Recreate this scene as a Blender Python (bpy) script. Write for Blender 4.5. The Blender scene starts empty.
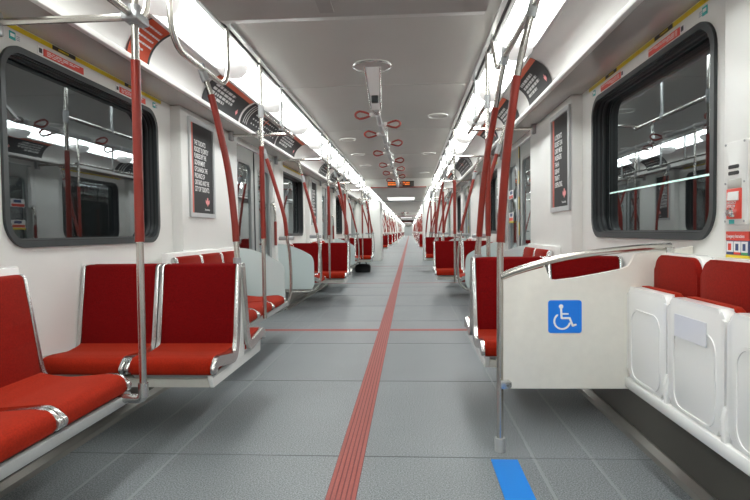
import bpy, bmesh, math, random
from mathutils import Vector, Matrix, Euler
random.seed(7)
SC = bpy.context.scene
COL = SC.collection
S = 1.12                      # metres along the car per unit of depth used below
F = 500.0 * S                 # focal length in pixels of the 750 px wide frame
CX, CZ = 0.27, 1.0            # camera stands a little off the centre line, 1 m up

# ------------------------------------------------------------------ camera
def cam_axes():
    d = Vector((410 - 375, 250 - 231, F)).normalized()          # car's long axis seen in (right, up, forward)
    z = Vector((-0.0105, 1.0, 0.0)); z = (z - d * z.dot(d)).normalized()
    x = d.cross(z).normalized()
    if x.x < 0: x = -x
    # rows: world X, Y, Z in camera coords -> camera axes in world
    right = Vector((x.x, d.x, z.x)); up = Vector((x.y, d.y, z.y)); fwd = Vector((x.z, d.z, z.z))
    return right, up, fwd
RT, UPV, FW = cam_axes()
def at(px, py, D):
    """the point seen at a pixel at depth D (in D units) along the car"""
    r = RT * (px - 375) + UPV * (250 - py) + FW * F
    t = D * S / r.y
    return Vector((CX + r.x * t, D * S, CZ + r.z * t))
def on_x(px, py, x):
    """depth (D units) at which a pixel's ray meets the plane at x"""
    r = RT * (px - 375) + UPV * (250 - py) + FW * F
    return r.y * (x - CX) / r.x / S
def make_camera():
    cd = bpy.data.cameras.new('camera'); co = bpy.data.objects.new('camera', cd); COL.objects.link(co)
    cd.sensor_width = 36; cd.lens = 36 * F / 750; cd.clip_start = 0.02; cd.clip_end = 400
    m = Matrix((RT, UPV, -FW)).transposed().to_4x4()
    m.translation = Vector((CX, 0, CZ)); co.matrix_world = m
    SC.camera = co
make_camera()

# ------------------------------------------------------------------ materials
def mat(name, col, rough=0.5, metal=0.0, emit=0.0, noise=0.0, nscale=60, bump=0.0, coat=0.0, sheen=0.0, spec=0.5):
    m = bpy.data.materials.new(name); m.use_nodes = True
    nt = m.node_tree; b = nt.nodes['Principled BSDF']
    b.inputs['Base Color'].default_value = (*col, 1); b.inputs['Roughness'].default_value = rough
    b.inputs['Metallic'].default_value = metal; b.inputs['Specular IOR Level'].default_value = spec
    if coat: b.inputs['Coat Weight'].default_value = coat; b.inputs['Coat Roughness'].default_value = 0.15
    if sheen: b.inputs['Sheen Weight'].default_value = sheen; b.inputs['Sheen Tint'].default_value = (1, .3, .2, 1)
    if emit:
        b.inputs['Emission Color'].default_value = (*col, 1); b.inputs['Emission Strength'].default_value = emit
    if noise or bump:
        tc = nt.nodes.new('ShaderNodeTexCoord'); nz = nt.nodes.new('ShaderNodeTexNoise')
        nz.inputs['Scale'].default_value = nscale; nz.inputs['Detail'].default_value = 4
        nt.links.new(tc.outputs['Object'], nz.inputs['Vector'])
        if noise:
            mx = nt.nodes.new('ShaderNodeMapRange')
            mx.inputs['From Min'].default_value = .3; mx.inputs['From Max'].default_value = .7
            mx.inputs['To Min'].default_value = 1 - noise; mx.inputs['To Max'].default_value = 1 + noise
            nt.links.new(nz.outputs['Fac'], mx.inputs['Value'])
            mu = nt.nodes.new('ShaderNodeMix'); mu.data_type = 'RGBA'; mu.blend_type = 'MULTIPLY'; mu.inputs[0].default_value = 1
            mu.inputs[6].default_value = (*col, 1)
            nt.links.new(mx.outputs['Result'], mu.inputs[7]); nt.links.new(mu.outputs[2], b.inputs['Base Color'])
        if bump:
            bp = nt.nodes.new('ShaderNodeBump'); bp.inputs['Strength'].default_value = bump; bp.inputs['Distance'].default_value = .002
            nt.links.new(nz.outputs['Fac'], bp.inputs['Height']); nt.links.new(bp.outputs['Normal'], b.inputs['Normal'])
    return m
WHITE = mat('white_panel', (.80, .80, .775), .28, noise=.02, nscale=3)
WHITE2 = mat('white_plastic', (.86, .86, .84), .22, coat=.3)
CREAM = mat('cream_panel', (.80, .77, .70), .38, noise=.02, nscale=30)
CEIL = mat('ceiling_panel', (.50, .495, .465), .42, noise=.02, nscale=2)
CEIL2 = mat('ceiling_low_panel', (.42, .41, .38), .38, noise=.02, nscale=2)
SOFF = mat('soffit_panel', (.50, .49, .46), .16)
COVE = mat('cove_panel', (.80, .79, .77), .3)
LIGHT = mat('light_diffuser', (.97, 1, .975), .4, emit=13.6)
CAP = mat('light_cap', (.9, .9, .88), .35, emit=.45)
PANEL = mat('gangway_lamp', (1, 1, .97), .4, emit=1.3)
STEEL = mat('brushed_steel', (.62, .60, .56), .27, metal=1.0)
ALU = mat('satin_aluminium', (.60, .60, .585), .27, metal=.95)
TRIM = mat('aluminium_trim', (.66, .66, .66), .35, metal=.6)
TRIMR = mat('satin_rail', (.42, .43, .43), .45, metal=.6)
TRIMD = mat('dull_skirting_metal', (.34, .335, .31), .42, metal=.7)
CLAMP = mat('grey_casting', (.40, .41, .42), .38, metal=.5)
RED = mat('red_sleeve', (.25, .022, .012), .36)
CLOTH = mat('lit_red_velour', (.29, .014, .0035), .85, noise=.16, nscale=150, bump=.25, sheen=.12, spec=.12)  # cushion red, brightened for light falling from above; backrests use darker copies
CLOTHB = mat('worn_shaded_red_velour', (.22, .007, .0035), .85, noise=.16, nscale=150, bump=.25, sheen=.1, spec=.1)  # worn bench and folding-seat backs, with some upright shade in the colour
CLOTHD = mat('shaded_red_velour', (.155, .0026, .0032), .9, noise=.18, nscale=150, bump=.25, sheen=.05, spec=.08)  # same velour, darkened to put the shade on upright backrests into the colour
BLACK = mat('black_rubber', (.018, .020, .022), .45)
FRAME = mat('dark_window_rubber', (.035, .042, .045), .42)
SLOT = mat('dark_slot', (.03, .03, .03), .6)
KICK = mat('dark_heater_plate', (.085, .083, .072), .38, metal=.3)
FROST = mat('pale_windscreen', (.60, .68, .68), .18)
SIGNBLUE = mat('sign_blue', (.005, .20, .80), .35)
TAPE = mat('floor_tape_blue', (.006, .22, .72), .5)
SIGNW = mat('sign_white', (.9, .9, .9), .4)
YEL = mat('yellow_strip', (.82, .64, .02), .35)
REDST = mat('red_sticker', (.72, .06, .035), .4)
TEAL = mat('teal_sticker', (.03, .42, .40), .4)
ADDARK = mat('ad_charcoal', (.050, .050, .052), .6, spec=.15)
ADORANGE = mat('ad_orange', (.66, .10, .03), .4)
ADRED = mat('ad_red', (.48, .06, .022), .55, spec=.2)
ADTEXT = mat('ad_lettering', (.62, .62, .62), .5)
PINK = mat('ad_crest', (.85, .30, .30), .5)
LEAF = mat('door_grey', (.42, .44, .43), .28, metal=.35)
STRIPE = mat('red_floor_stripe', (.36, .085, .070), .6, noise=.10, nscale=90)
BEAD = mat('bead_grey', (.05, .055, .058), .35)
GREYP = mat('grey_plastic', (.38, .39, .39), .4)
TUNNEL = mat('tunnel_concrete', (.012, .012, .014), .9)
LED = mat('led_orange', (1, .22, .03), .5, emit=.9)
LEDBOX = mat('display_black', (.02, .015, .012), .3)
GREEN = mat('pictogram_green', (.05, .35, .16), .4)
NAVY = mat('pictogram_navy', (.03, .06, .18), .4)
BAG = mat('black_bag_fabric', (.012, .012, .013), .8)
WLINE = mat('tunnel_tube_light', (.8, 1, .92), .4, emit=2.4)
CHROME = mat('chrome_button', (.8, .8, .8), .12, metal=1.0)
LANE = mat('floor_seam_light', (.285, .305, .315), .6)
SEAM = mat('floor_seam_dark', (.15, .16, .17), .7)
CSEAM = mat('ceiling_seam', (.42, .41, .39), .6)

def floor_mat():
    m = mat('speckled_grey_floor', (.245, .265, .275), .46)
    nt = m.node_tree; b = nt.nodes['Principled BSDF']
    tc = nt.nodes.new('ShaderNodeTexCoord')
    n1 = nt.nodes.new('ShaderNodeTexNoise'); n1.inputs['Scale'].default_value = 170; n1.inputs['Detail'].default_value = 2
    n2 = nt.nodes.new('ShaderNodeTexNoise'); n2.inputs['Scale'].default_value = 2.2; n2.inputs['Detail'].default_value = 5
    cr = nt.nodes.new('ShaderNodeValToRGB')
    cr.color_ramp.elements[0].position = .36; cr.color_ramp.elements[0].color = (.100, .115, .125, 1)
    cr.color_ramp.elements[1].position = .64; cr.color_ramp.elements[1].color = (.305, .327, .340, 1)
    mr = nt.nodes.new('ShaderNodeMapRange'); mr.inputs['To Min'].default_value = .86; mr.inputs['To Max'].default_value = 1.12
    mu = nt.nodes.new('ShaderNodeMix'); mu.data_type = 'RGBA'; mu.blend_type = 'MULTIPLY'; mu.inputs[0].default_value = 1
    nt.links.new(tc.outputs['Object'], n1.inputs['Vector']); nt.links.new(tc.outputs['Object'], n2.inputs['Vector'])
    nt.links.new(n1.outputs['Fac'], cr.inputs['Fac']); nt.links.new(n2.outputs['Fac'], mr.inputs['Value'])
    nt.links.new(cr.outputs['Color'], mu.inputs[6]); nt.links.new(mr.outputs['Result'], mu.inputs[7])
    nt.links.new(mu.outputs[2], b.inputs['Base Color'])
    return m
FLOOR = floor_mat()
def glass_mat(name, tint, refl):
    m = bpy.data.materials.new(name); m.use_nodes = True; nt = m.node_tree; nt.nodes.clear()
    o = nt.nodes.new('ShaderNodeOutputMaterial'); tr = nt.nodes.new('ShaderNodeBsdfTransparent'); gl = nt.nodes.new('ShaderNodeBsdfGlossy')
    tr.inputs['Color'].default_value = (*tint, 1); gl.inputs['Roughness'].default_value = .015; gl.inputs['Color'].default_value = (.85, .92, .95, 1)
    lw = nt.nodes.new('ShaderNodeLayerWeight'); fr = nt.nodes.new('ShaderNodeMath'); fr.operation = 'POWER'; fr.inputs[1].default_value = 3.0
    nt.links.new(lw.outputs['Facing'], fr.inputs[0])
    ma = nt.nodes.new('ShaderNodeMath'); ma.operation = 'MULTIPLY_ADD'; ma.inputs[1].default_value = .55; ma.inputs[2].default_value = refl; ma.use_clamp = True
    mx = nt.nodes.new('ShaderNodeMixShader')
    nt.links.new(fr.outputs[0], ma.inputs[0]); nt.links.new(ma.outputs[0], mx.inputs[0])
    nt.links.new(tr.outputs[0], mx.inputs[1]); nt.links.new(gl.outputs[0], mx.inputs[2]); nt.links.new(mx.outputs[0], o.inputs[0])
    return m
GLASS = glass_mat('dark_window_glass', (.55, .6, .6), .19)
DGLASS = glass_mat('door_glass', (.75, .78, .76), .30)

# ------------------------------------------------------------------ mesh builder
class MB:
    def __init__(s): s.bm = bmesh.new()
    def box(s, x0, x1, y0, y1, z0, z1, bev=0, seg=2):
        x0, x1 = min(x0, x1), max(x0, x1); y0, y1 = min(y0, y1), max(y0, y1); z0, z1 = min(z0, z1), max(z0, z1)
        g = bmesh.ops.create_cube(s.bm, size=1, matrix=Matrix.Translation(((x0+x1)/2, (y0+y1)/2, (z0+z1)/2)) @ Matrix.Diagonal((x1-x0, y1-y0, z1-z0, 1)))
        if bev:
            ed = list({e for v in g['verts'] for e in v.link_edges})
            bmesh.ops.bevel(s.bm, geom=ed, offset=bev, segments=seg, affect='EDGES', profile=.5)
        return s
    def tube(s, pts, r, n=12, r2=None):
        pts = [Vector(p) for p in pts]; rings = []; N = len(pts)
        t0 = (pts[1] - pts[0]).normalized()
        ref = Vector((0, 0, 1)) if abs(t0.z) < .9 else Vector((0, 1, 0))
        u = t0.cross(ref).normalized()
        for i, p in enumerate(pts):
            t = (pts[min(i+1, N-1)] - pts[max(i-1, 0)]).normalized()
            u = (u - t * u.dot(t)).normalized(); v = t.cross(u)
            rr = r if r2 is None else r + (r2 - r) * i / (N - 1)
            rings.append([s.bm.verts.new(p + (u * math.cos(2*math.pi*k/n) + v * math.sin(2*math.pi*k/n)) * rr) for k in range(n)])
        for a, b in zip(rings, rings[1:]):
            for k in range(n): s.bm.faces.new((a[k], a[(k+1) % n], b[(k+1) % n], b[k]))
        s.bm.faces.new(rings[0][::-1]); s.bm.faces.new(rings[-1])
        return s
    def ring(s, pts, r, n=8):
        pts = [Vector(p) for p in pts]; N = len(pts); rings = []
        c = sum(pts, Vector()) / N; nm = Vector()
        for i in range(N): nm += (pts[i] - c).cross(pts[(i+1) % N] - c)
        nm.normalize()
        for i, p in enumerate(pts):
            t = (pts[(i+1) % N] - pts[i-1]).normalized(); u = t.cross(nm).normalized()
            rings.append([s.bm.verts.new(p + (u * math.cos(2*math.pi*k/n) + nm * math.sin(2*math.pi*k/n)) * r) for k in range(n)])
        for i in range(N):
            a, b = rings[i], rings[(i+1) % N]
            for k in range(n): s.bm.faces.new((a[k], a[(k+1) % n], b[(k+1) % n], b[k]))
        return s
    def prism(s, poly, axis, a0, a1, bev=0):
        """poly in the two other axes (x: (y,z), y: (x,z), z: (x,y)), extruded along axis"""
        def P(p, a): return {'x': (a, p[0], p[1]), 'y': (p[0], a, p[1]), 'z': (p[0], p[1], a)}[axis]
        A = [s.bm.verts.new(P(p, a0)) for p in poly]; B = [s.bm.verts.new(P(p, a1)) for p in poly]
        fs = [s.bm.faces.new(A[::-1]), s.bm.faces.new(B)]; n = len(poly)
        for i in range(n): fs.append(s.bm.faces.new((A[i], A[(i+1) % n], B[(i+1) % n], B[i])))
        if bev:
            ed = [e for e in fs[0].edges] + [e for e in fs[1].edges]
            bmesh.ops.bevel(s.bm, geom=ed, offset=bev, segments=2, affect='EDGES', profile=.5)
        return s
    def cyl(s, p0, p1, r, n=16, r2=None): return s.tube([p0, p1], r, n, r2)
    def dome(s, c, rx, ry, rz, n=20, m=8, down=True):
        c = Vector(c); sg = -1 if down else 1; rows = []
        for j in range(m):
            a = math.pi/2 * j / m
            rows.append([s.bm.verts.new(c + Vector((rx*math.cos(a)*math.cos(2*math.pi*k/n), ry*math.cos(a)*math.sin(2*math.pi*k/n), sg*rz*math.sin(a)))) for k in range(n)])
        top = s.bm.verts.new(c + Vector((0, 0, sg*rz)))
        for a, b in zip(rows, rows[1:]):
            for k in range(n): s.bm.faces.new((a[k], a[(k+1) % n], b[(k+1) % n], b[k]))
        for k in range(n): s.bm.faces.new((rows[-1][k], rows[-1][(k+1) % n], top))
        s.bm.faces.new(rows[0][::-1])
        return s
    def grid(s, f, nu, nv):
        V = [[s.bm.verts.new(f(i/nu, j/nv)) for j in range(nv+1)] for i in range(nu+1)]
        for i in range(nu):
            for j in range(nv): s.bm.faces.new((V[i][j], V[i+1][j], V[i+1][j+1], V[i][j+1]))
        return s
    def plate_hole(s, outer, inner, axis_x, thick):
        """outer/inner loops of equal length in (y,z); a plate with a hole between x=axis_x and axis_x+thick"""
        L = []
        for x in (axis_x, axis_x + thick):
            L.append(([s.bm.verts.new((x, *p)) for p in outer], [s.bm.verts.new((x, *p)) for p in inner]))
        n = len(outer)
        for i in range(n):
            j = (i+1) % n
            s.bm.faces.new((L[0][0][i], L[0][0][j], L[0][1][j], L[0][1][i]))
            s.bm.faces.new((L[1][0][i], L[1][1][i], L[1][1][j], L[1][0][j]))
            s.bm.faces.new((L[0][1][i], L[0][1][j], L[1][1][j], L[1][1][i]))
            s.bm.faces.new((L[0][0][i], L[1][0][i], L[1][0][j], L[0][0][j]))
        return s
    def build(s, name, m, parent=None, smooth=True, off=None, ang=38):
        bm = s.bm
        if off is not None: bmesh.ops.translate(bm, verts=bm.verts, vec=-Vector(off))
        bmesh.ops.recalc_face_normals(bm, faces=bm.faces)
        me = bpy.data.meshes.new(name); 
        if smooth:
            for f in bm.faces: f.smooth = True
            lim = math.radians(ang)
            for e in bm.edges:
                if len(e.link_faces) != 2 or e.calc_face_angle(0) > lim: e.smooth = False
        bm.to_mesh(me); bm.free()
        me.materials.append(m)
        o = bpy.data.objects.new(name, me); COL.objects.link(o)
        if parent is not None: o.parent = parent
        return o

KIDS = {}
def note(o):
    if o.parent is not None: KIDS.setdefault(o.parent.name, []).append(o)
    return o
def thing(name, label, cat, loc=(0, 0, 0), group=None, rz=0):
    o = bpy.data.objects.new(name, None); COL.objects.link(o); o.empty_display_size = .05
    o.location = loc; o.rotation_euler = (0, 0, rz); o['label'] = label; o['category'] = cat
    if group: o['group'] = group
    return o
def part(name, mb, m, parent, smooth=True, ang=38):
    """world-space geometry becomes a child of an unrotated thing"""
    o = mb.build(name, m, parent, smooth, off=root_loc(parent), ang=ang)
    return note(o)
def root_loc(p):
    v = Vector()
    while p is not None: v += p.location; p = p.parent
    return v
def tag(o, label, cat, group=None):
    o['label'] = label; o['category'] = cat
    if group: o['group'] = group
    return o
def struct(name, mb, m, parent=None, smooth=True, ang=38):
    o = mb.build(name, m, parent, smooth, ang=ang)
    if parent is None: o['kind'] = 'structure'
    return note(o)
def dup(root, dy=0, loc=None, rz=None, label=None, group=None):
    r = root.copy(); COL.objects.link(r)
    if loc is not None: r.location = loc
    r.location.y += dy
    if rz is not None: r.rotation_euler = (0, 0, rz)
    if label: r['label'] = label
    if group: r['group'] = group
    elif 'group' in r and group == '': del r['group']
    for ch in KIDS.get(root.name, []):
        c = ch.copy(); COL.objects.link(c); c.parent = r; note(c)
        for g in KIDS.get(ch.name, []):
            d = g.copy(); COL.objects.link(d); d.parent = c; note(d)
    return r

def smooth_path(pts, per=8):
    P = [Vector(p) for p in pts]; out = []
    for i in range(len(P) - 1):
        p0, p1, p2, p3 = P[max(i-1, 0)], P[i], P[i+1], P[min(i+2, len(P)-1)]
        for k in range(per):
            t = k / per
            out.append(.5 * ((2*p1) + (p2-p0)*t + (2*p0-5*p1+4*p2-p3)*t*t + (3*p1-p0-3*p2+p3)*t**3))
    out.append(P[-1]); return out
def fillet(pts, r, n=6):
    P = [Vector(p) for p in pts]; out = [P[0]]
    for i in range(1, len(P)-1):
        a, b, c = P[i-1], P[i], P[i+1]
        d1, d2 = (a-b), (c-b); l = min(r, d1.length*.49, d2.length*.49); d1.normalize(); d2.normalize()
        s_, e_ = b + d1*l, b + d2*l
        for k in range(n+1):
            t = k/n; out.append(s_*(1-t)**2 + b*2*t*(1-t) + e_*t*t)
    out.append(P[-1]); return out
def rrect(y0, y1, z0, z1, r, n=6, slant=0):
    out = []
    for cy, cz, a0 in ((y1-r, z1-r, 0), (y0+r, z1-r, 90), (y0+r, z0+r, 180), (y1-r, z0+r, 270)):
        for k in range(n+1):
            a = math.radians(a0 + 90*k/n); out.append((cy + r*math.cos(a), cz + r*math.sin(a)))
    return out
def band(path, w):
    """closed polygon of half-width w around a 2-D path, with rounded ends"""
    P = [Vector((p[0], p[1])) for p in path]; L, R = [], []
    for i, p in enumerate(P):
        t = (P[min(i+1, len(P)-1)] - P[max(i-1, 0)]).normalized(); nrm = Vector((-t.y, t.x))
        L.append(p + nrm*w); R.append(p - nrm*w)
    def endcap(p, t, n0):
        out = []
        for k in range(1, 6):
            a = math.pi*k/6; out.append(p + n0*math.cos(a)*w + t*math.sin(a)*w)
        return out
    t1 = (P[-1]-P[-2]).normalized(); n1 = Vector((-t1.y, t1.x))
    t0 = (P[0]-P[1]).normalized(); n0 = Vector((-t0.y, t0.x))
    poly = L + endcap(P[-1], t1, n1) + R[::-1] + endcap(P[0], t0, n0)
    return [(p.x, p.y) for p in poly]

ORD = ['first', 'second', 'third', 'fourth', 'fifth', 'sixth', 'seventh', 'eighth', 'ninth', 'tenth', 'eleventh', 'twelfth', 'thirteenth', 'fourteenth', 'fifteenth', 'sixteenth']
WHICH = {-1: 'opposite the wheelchair sign', 1: 'on the wheelchair sign side'}
P = 4.75                      # distance between doorways, in D units
CAR = 23.0
NCAR = 5

# ------------------------------------------------------------------ the shell
WX, PX = 1.50, 1.42           # window wall and thicker pillars, from the centre line
Z_SOF = 1.957
Y_END = (CAR * (NCAR - 1) + 16.6) * S
Y_BACK = -3.0

mb = MB(); mb.box(-1.7, 1.7, Y_BACK, Y_END, -.08, 0); struct('floor', mb, FLOOR)
# floor markings are inlaid strips
def strip(name, x0, x1, y0, y1, m, z=.0025):
    mb = MB(); mb.box(x0, x1, y0, y1, -.01, z); return struct(name, mb, m, smooth=False)
mb = MB()
mb.box(-.058, .058, Y_BACK, Y_END, -.01, .002)
struct('trim_floor_groove', mb, mat('stripe_groove', (.20, .055, .05), .7), smooth=False)
mb = MB()
for i in range(6):
    x = -.0485 + i * .0194; mb.box(x - .0065, x + .0065, Y_BACK, Y_END, 0, .0045)
o = struct('trim_floor_stripe', mb, STRIPE, smooth=False)
cross = [5.04, 9.63, 14.2] + [5.05 + CAR + P*k for k in (-1, 0, 1)]
for i, d in enumerate(cross):
    strip('trim_cross_stripe', -1.36, 1.36, (d - (.045 if i == 0 else .02))*S, (d + (.045 if i == 0 else .02))*S, STRIPE, .0018)
mb = MB()
for sx in (-1, 1):
    for a in (.80, 1.05): mb.box(sx*(a-.006), sx*(a+.006), Y_BACK, Y_END, -.01, .0012)
struct('trim_floor_seam', mb, LANE, smooth=False)
mb = MB(); d = 2.19
while d < 40:
    mb.box(-1.36, 1.36, d*S - .003, d*S + .003, -.01, .0013); d += 1.12
struct('trim_floor_joint', mb, SEAM, smooth=False)
mb = MB(); mb.box(.611, .725, .2, 2.17*S, -.005, .0035); tag(mb.build('floor_tape', TAPE), 'bright blue tape strip stuck on the grey floor below the wheelchair panel post', 'tape')

# window / door / pillar layout on both sides, in D units
def wins(s): return (2.085, 3.44)
DOOR = (4.87, 6.22)
mods = []                      # (car, k) with windows
for c in range(NCAR):
    for k in ((0, 1, 2) if c == 0 else (-1, 0, 1, 2)):
        mods.append((c, k, c*CAR + k*P))
doors = [(c, k, c*CAR + k*P) for c in range(NCAR) for k in ((0, 1, 2) if c == 0 else (-2, -1, 0, 1, 2))]
NLOOP = 24
def rect_loop(y0, y1, z0, z1, inner):
    cy, cz = (y0+y1)/2, (z0+z1)/2; out = []
    iy0, iy1 = min(p[0] for p in inner), max(p[0] for p in inner); iz0, iz1 = min(p[1] for p in inner), max(p[1] for p in inner)
    q = len(inner)//4
    for i, (y, z) in enumerate(inner):      # corner fans go to the outer corner, split half and half
        k, j = divmod(i, q)
        cor = [(y1, z1), (y0, z1), (y0, z0), (y1, z0)][k]
        if j == q//2: out.append(cor)
        elif j < q//2: out.append([(y1, z), (y, z1), (y0, z), (y, z0)][k])
        else: out.append([(y, z1), (y0, z), (y, z0), (y1, z)][k])
    return out
for s, nm in ((-1, 'wall_left'), (1, 'wall_right')):
    w0, w1 = wins(s); mb = MB(); X = s*WX; T = s*.10; PXs = s*PX
    lo, hi = w0 - .165, w1 + .21
    mb.box(PXs, X+T, Y_BACK, lo*S, 0, Z_SOF, .02)
    for c, k, b in mods:
        if c > 0: mb.box(X, X+T, (b+lo)*S, (b+hi)*S, 0, Z_SOF); mb.box(PXs, X+T, (b+hi)*S, (b+DOOR[0])*S, 0, Z_SOF, .02); mb.box(s*1.47, X+T, (b+DOOR[0])*S, (b+DOOR[1])*S, 0, Z_SOF); mb.box(PXs, X+T, (b+DOOR[1])*S, ((b + P + lo) if k < 2 else (c*CAR + 17.0))*S, 0, Z_SOF, .02); continue
        inner = rrect((b+w0+.018)*S, (b+w1-.018)*S, .970, 1.833, .115, 6)
        mb.plate_hole(rect_loop((b+lo)*S, (b+hi)*S, 0.0, Z_SOF+.01, inner), inner, X, T)
        mb.box(PXs, X+T, (b+hi)*S, (b+DOOR[0])*S, 0, Z_SOF, .02)
        nxt = b + P + lo if k < 2 else b + P + lo + .0
        if k < 2: mb.box(PXs, X+T, (b+DOOR[1])*S, nxt*S, 0, Z_SOF, .02)
        else: mb.box(PXs, X+T, (b+DOOR[1])*S, (c*CAR + 17.0)*S, 0, Z_SOF, .02)
    for c in range(1, NCAR):
        b = c*CAR - 2*P
        mb.box(PXs, X+T, (c*CAR - 23 + 17.0)*S, (b+DOOR[0])*S, 0, Z_SOF, .02)
        mb.box(PXs, X+T, (b+DOOR[1])*S, (b+P+lo)*S, 0, Z_SOF, .02)
    for c, k, b in doors: mb.box(s*1.44, X+T, (b+DOOR[0])*S, (b+DOOR[1])*S, 1.90, Z_SOF)
    struct(nm, mb, WHITE, smooth=True)
    # soffit, lip and cove
    mb = MB(); mb.box(s*1.225, s*1.62, Y_BACK, Y_END, Z_SOF-.002, Z_SOF+.012); struct('trim_soffit', mb, SOFF, smooth=False)
    mb = MB(); mb.box(s*1.218, s*1.252, Y_BACK, Y_END, 1.945, 1.975, .006); struct('trim_cove_lip', mb, COVE)
def cove_pt(s, t, off=0):
    p0, p1, p2 = Vector((1.232, 1.972)), Vector((1.212, 2.105)), Vector((1.072, 2.153))
    p = p0*(1-t)**2 + p1*2*t*(1-t) + p2*t*t
    tg = ((p1-p0)*2*(1-t) + (p2-p1)*2*t).normalized(); nrm = Vector((-abs(tg.y), -abs(tg.x)))
    p = p + nrm*off; return s*p.x, p.y
for s in (-1, 1):
    mb = MB(); mb.grid(lambda u, v: (cove_pt(s, v)[0], Y_BACK + (Y_END-Y_BACK)*u, cove_pt(s, v)[1]), 1, 12)
    struct('trim_cove', mb, COVE, ang=60)
    mb = MB(); mb.box(s*1.060, s*1.084, Y_BACK, Y_END, 2.143, 2.163, .004); struct('trim_light_rail', mb, TRIM)
    mb = MB(); mb.box(s*.812, s*.832, Y_BACK, Y_END, 2.243, 2.28); struct('trim_air_slot', mb, SLOT, smooth=False)
    mb = MB(); mb.box(s*.832, s*.856, Y_BACK, Y_END, 2.232, 2.28); mb.box(s*.784, s*.812, Y_BACK, Y_END, 2.240, 2.28); struct('trim_slot_edge', mb, TRIM, smooth=False)
mb = MB(); mb.box(-.80, .80, Y_BACK, Y_END, 2.25, 2.34)
struct('ceiling', mb, CEIL, smooth=False)
mb = MB(); mb.box(-1.7, 1.7, Y_BACK, Y_END, 2.35, 2.42); struct('ceiling_shell', mb, CEIL, smooth=False)
mb = MB()
for c in range(2):
    for d in (4.32, 6.2, 8.1, 10.0): mb.box(-.783, .783, (d+c*CAR)*S-.004, (d+c*CAR)*S+.004, 2.248, 2.26)
struct('trim_ceiling_joint', mb, CSEAM, smooth=False)
# lowered ceiling boxes between the high bays
low = [(Y_BACK/S, 2.39)] + [(c*CAR + 11.9, (c+1)*CAR + 2.4) for c in range(NCAR-1)] + [((NCAR-1)*CAR+11.9, Y_END/S)]
for i, (a, b) in enumerate(low):
    W = .635 if i == 0 else .66
    mb = MB()
    if i == 0:
        mb.prism([(a*S, 2.02), (b*S, 2.02), ((b+.07)*S, 2.035), ((b+.07)*S, 2.26), (a*S, 2.26)], 'x', -W, W)
    else:
        mb.box(-W, W, a*S, b*S, 2.04, 2.26)
        mb.box(-.80, .80, a*S, a*S+.02, 2.05, 2.26)
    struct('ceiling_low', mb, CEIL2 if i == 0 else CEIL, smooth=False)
    if i:
        mb = MB(); mb.box(-W-.005, W+.005, a*S-.006, a*S+.03, 2.028, 2.052); struct('trim_header_edge', mb, mat('header_red', (.30, .05, .035), .5), smooth=False)
mb = MB(); mb.box(-.135, -.07, .8, 2.33*S, 2.014, 2.03); struct('trim_hatch', mb, mat('hatch_grey', (.36, .34, .32), .5), smooth=False)
mb = MB(); mb.box(.59, .615, 2.0*S, 2.2*S, 2.01, 2.03, .004); struct('trim_latch', mb, mat('latch_olive', (.12, .12, .08), .5), smooth=False)
# end walls, tunnel outside
mb = MB(); mb.box(-1.7, 1.7, Y_BACK-.05, Y_BACK, 0, 2.3); struct('wall_back', mb, WHITE, smooth=False)
mb = MB(); mb.box(-1.7, 1.7, Y_END, Y_END+.05, 0, 2.3); struct('wall_front', mb, GREYP, smooth=False)
for s, nm in ((-1, 'wall_tunnel_left'), (1, 'wall_tunnel_right')):
    mb = MB(); mb.box(s*3.0, s*3.05, Y_BACK-1, Y_END, -1.0, 3.5); struct(nm, mb, TUNNEL, smooth=False)
    mb = MB(); mb.box(s*1.70, s*1.76, Y_BACK-1, Y_END, -1.0, -.02); struct('wall_underframe', mb, TUNNEL, smooth=False)
# heater boxes and chrome baseboards along both sides
for s, nm in ((-1, 'baseboard_left'), (1, 'baseboard_right')):
    mb = MB()
    segs = [(-2.6, DOOR[0]-.12)] if True else []
    for c, k, b in doors:
        a = b + DOOR[1] + .12; e = b + P + DOOR[0] - .12 if k < 2 else c*CAR + 16.3
        segs.append((a, e))
    for a, e in segs:
        mb.prism([(s*1.50, 0), (s*1.33, 0), (s*1.36, .05), (s*1.40, .27), (s*1.50, .29)], 'y', a*S, e*S)
    ob = struct(nm, mb, KICK)
    mb = MB()
    for a, e in segs: mb.prism([(s*1.34, .0), (s*1.30, .0), (s*1.305, .022), (s*1.335, .038), (s*1.36, .03)], 'y', a*S, e*S)
    struct('chrome_strip', mb, TRIMD, ob)
# gangway portals between cars
for c in range(NCAR-1):
    g = c*CAR + 16.9
    for s in (-1, 1):
        mb = MB(); mb.box(s*.72, s*1.5, g*S, (g+1.3)*S, 0, 2.06, .03); struct('wall_gangway', mb, WHITE)
    mb = MB(); mb.cyl((-1.40, (g-.1)*S, 2.0), (1.40, (g-.1)*S, 2.0), .016); struct('trim_portal_bar', mb, CLAMP)

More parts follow.
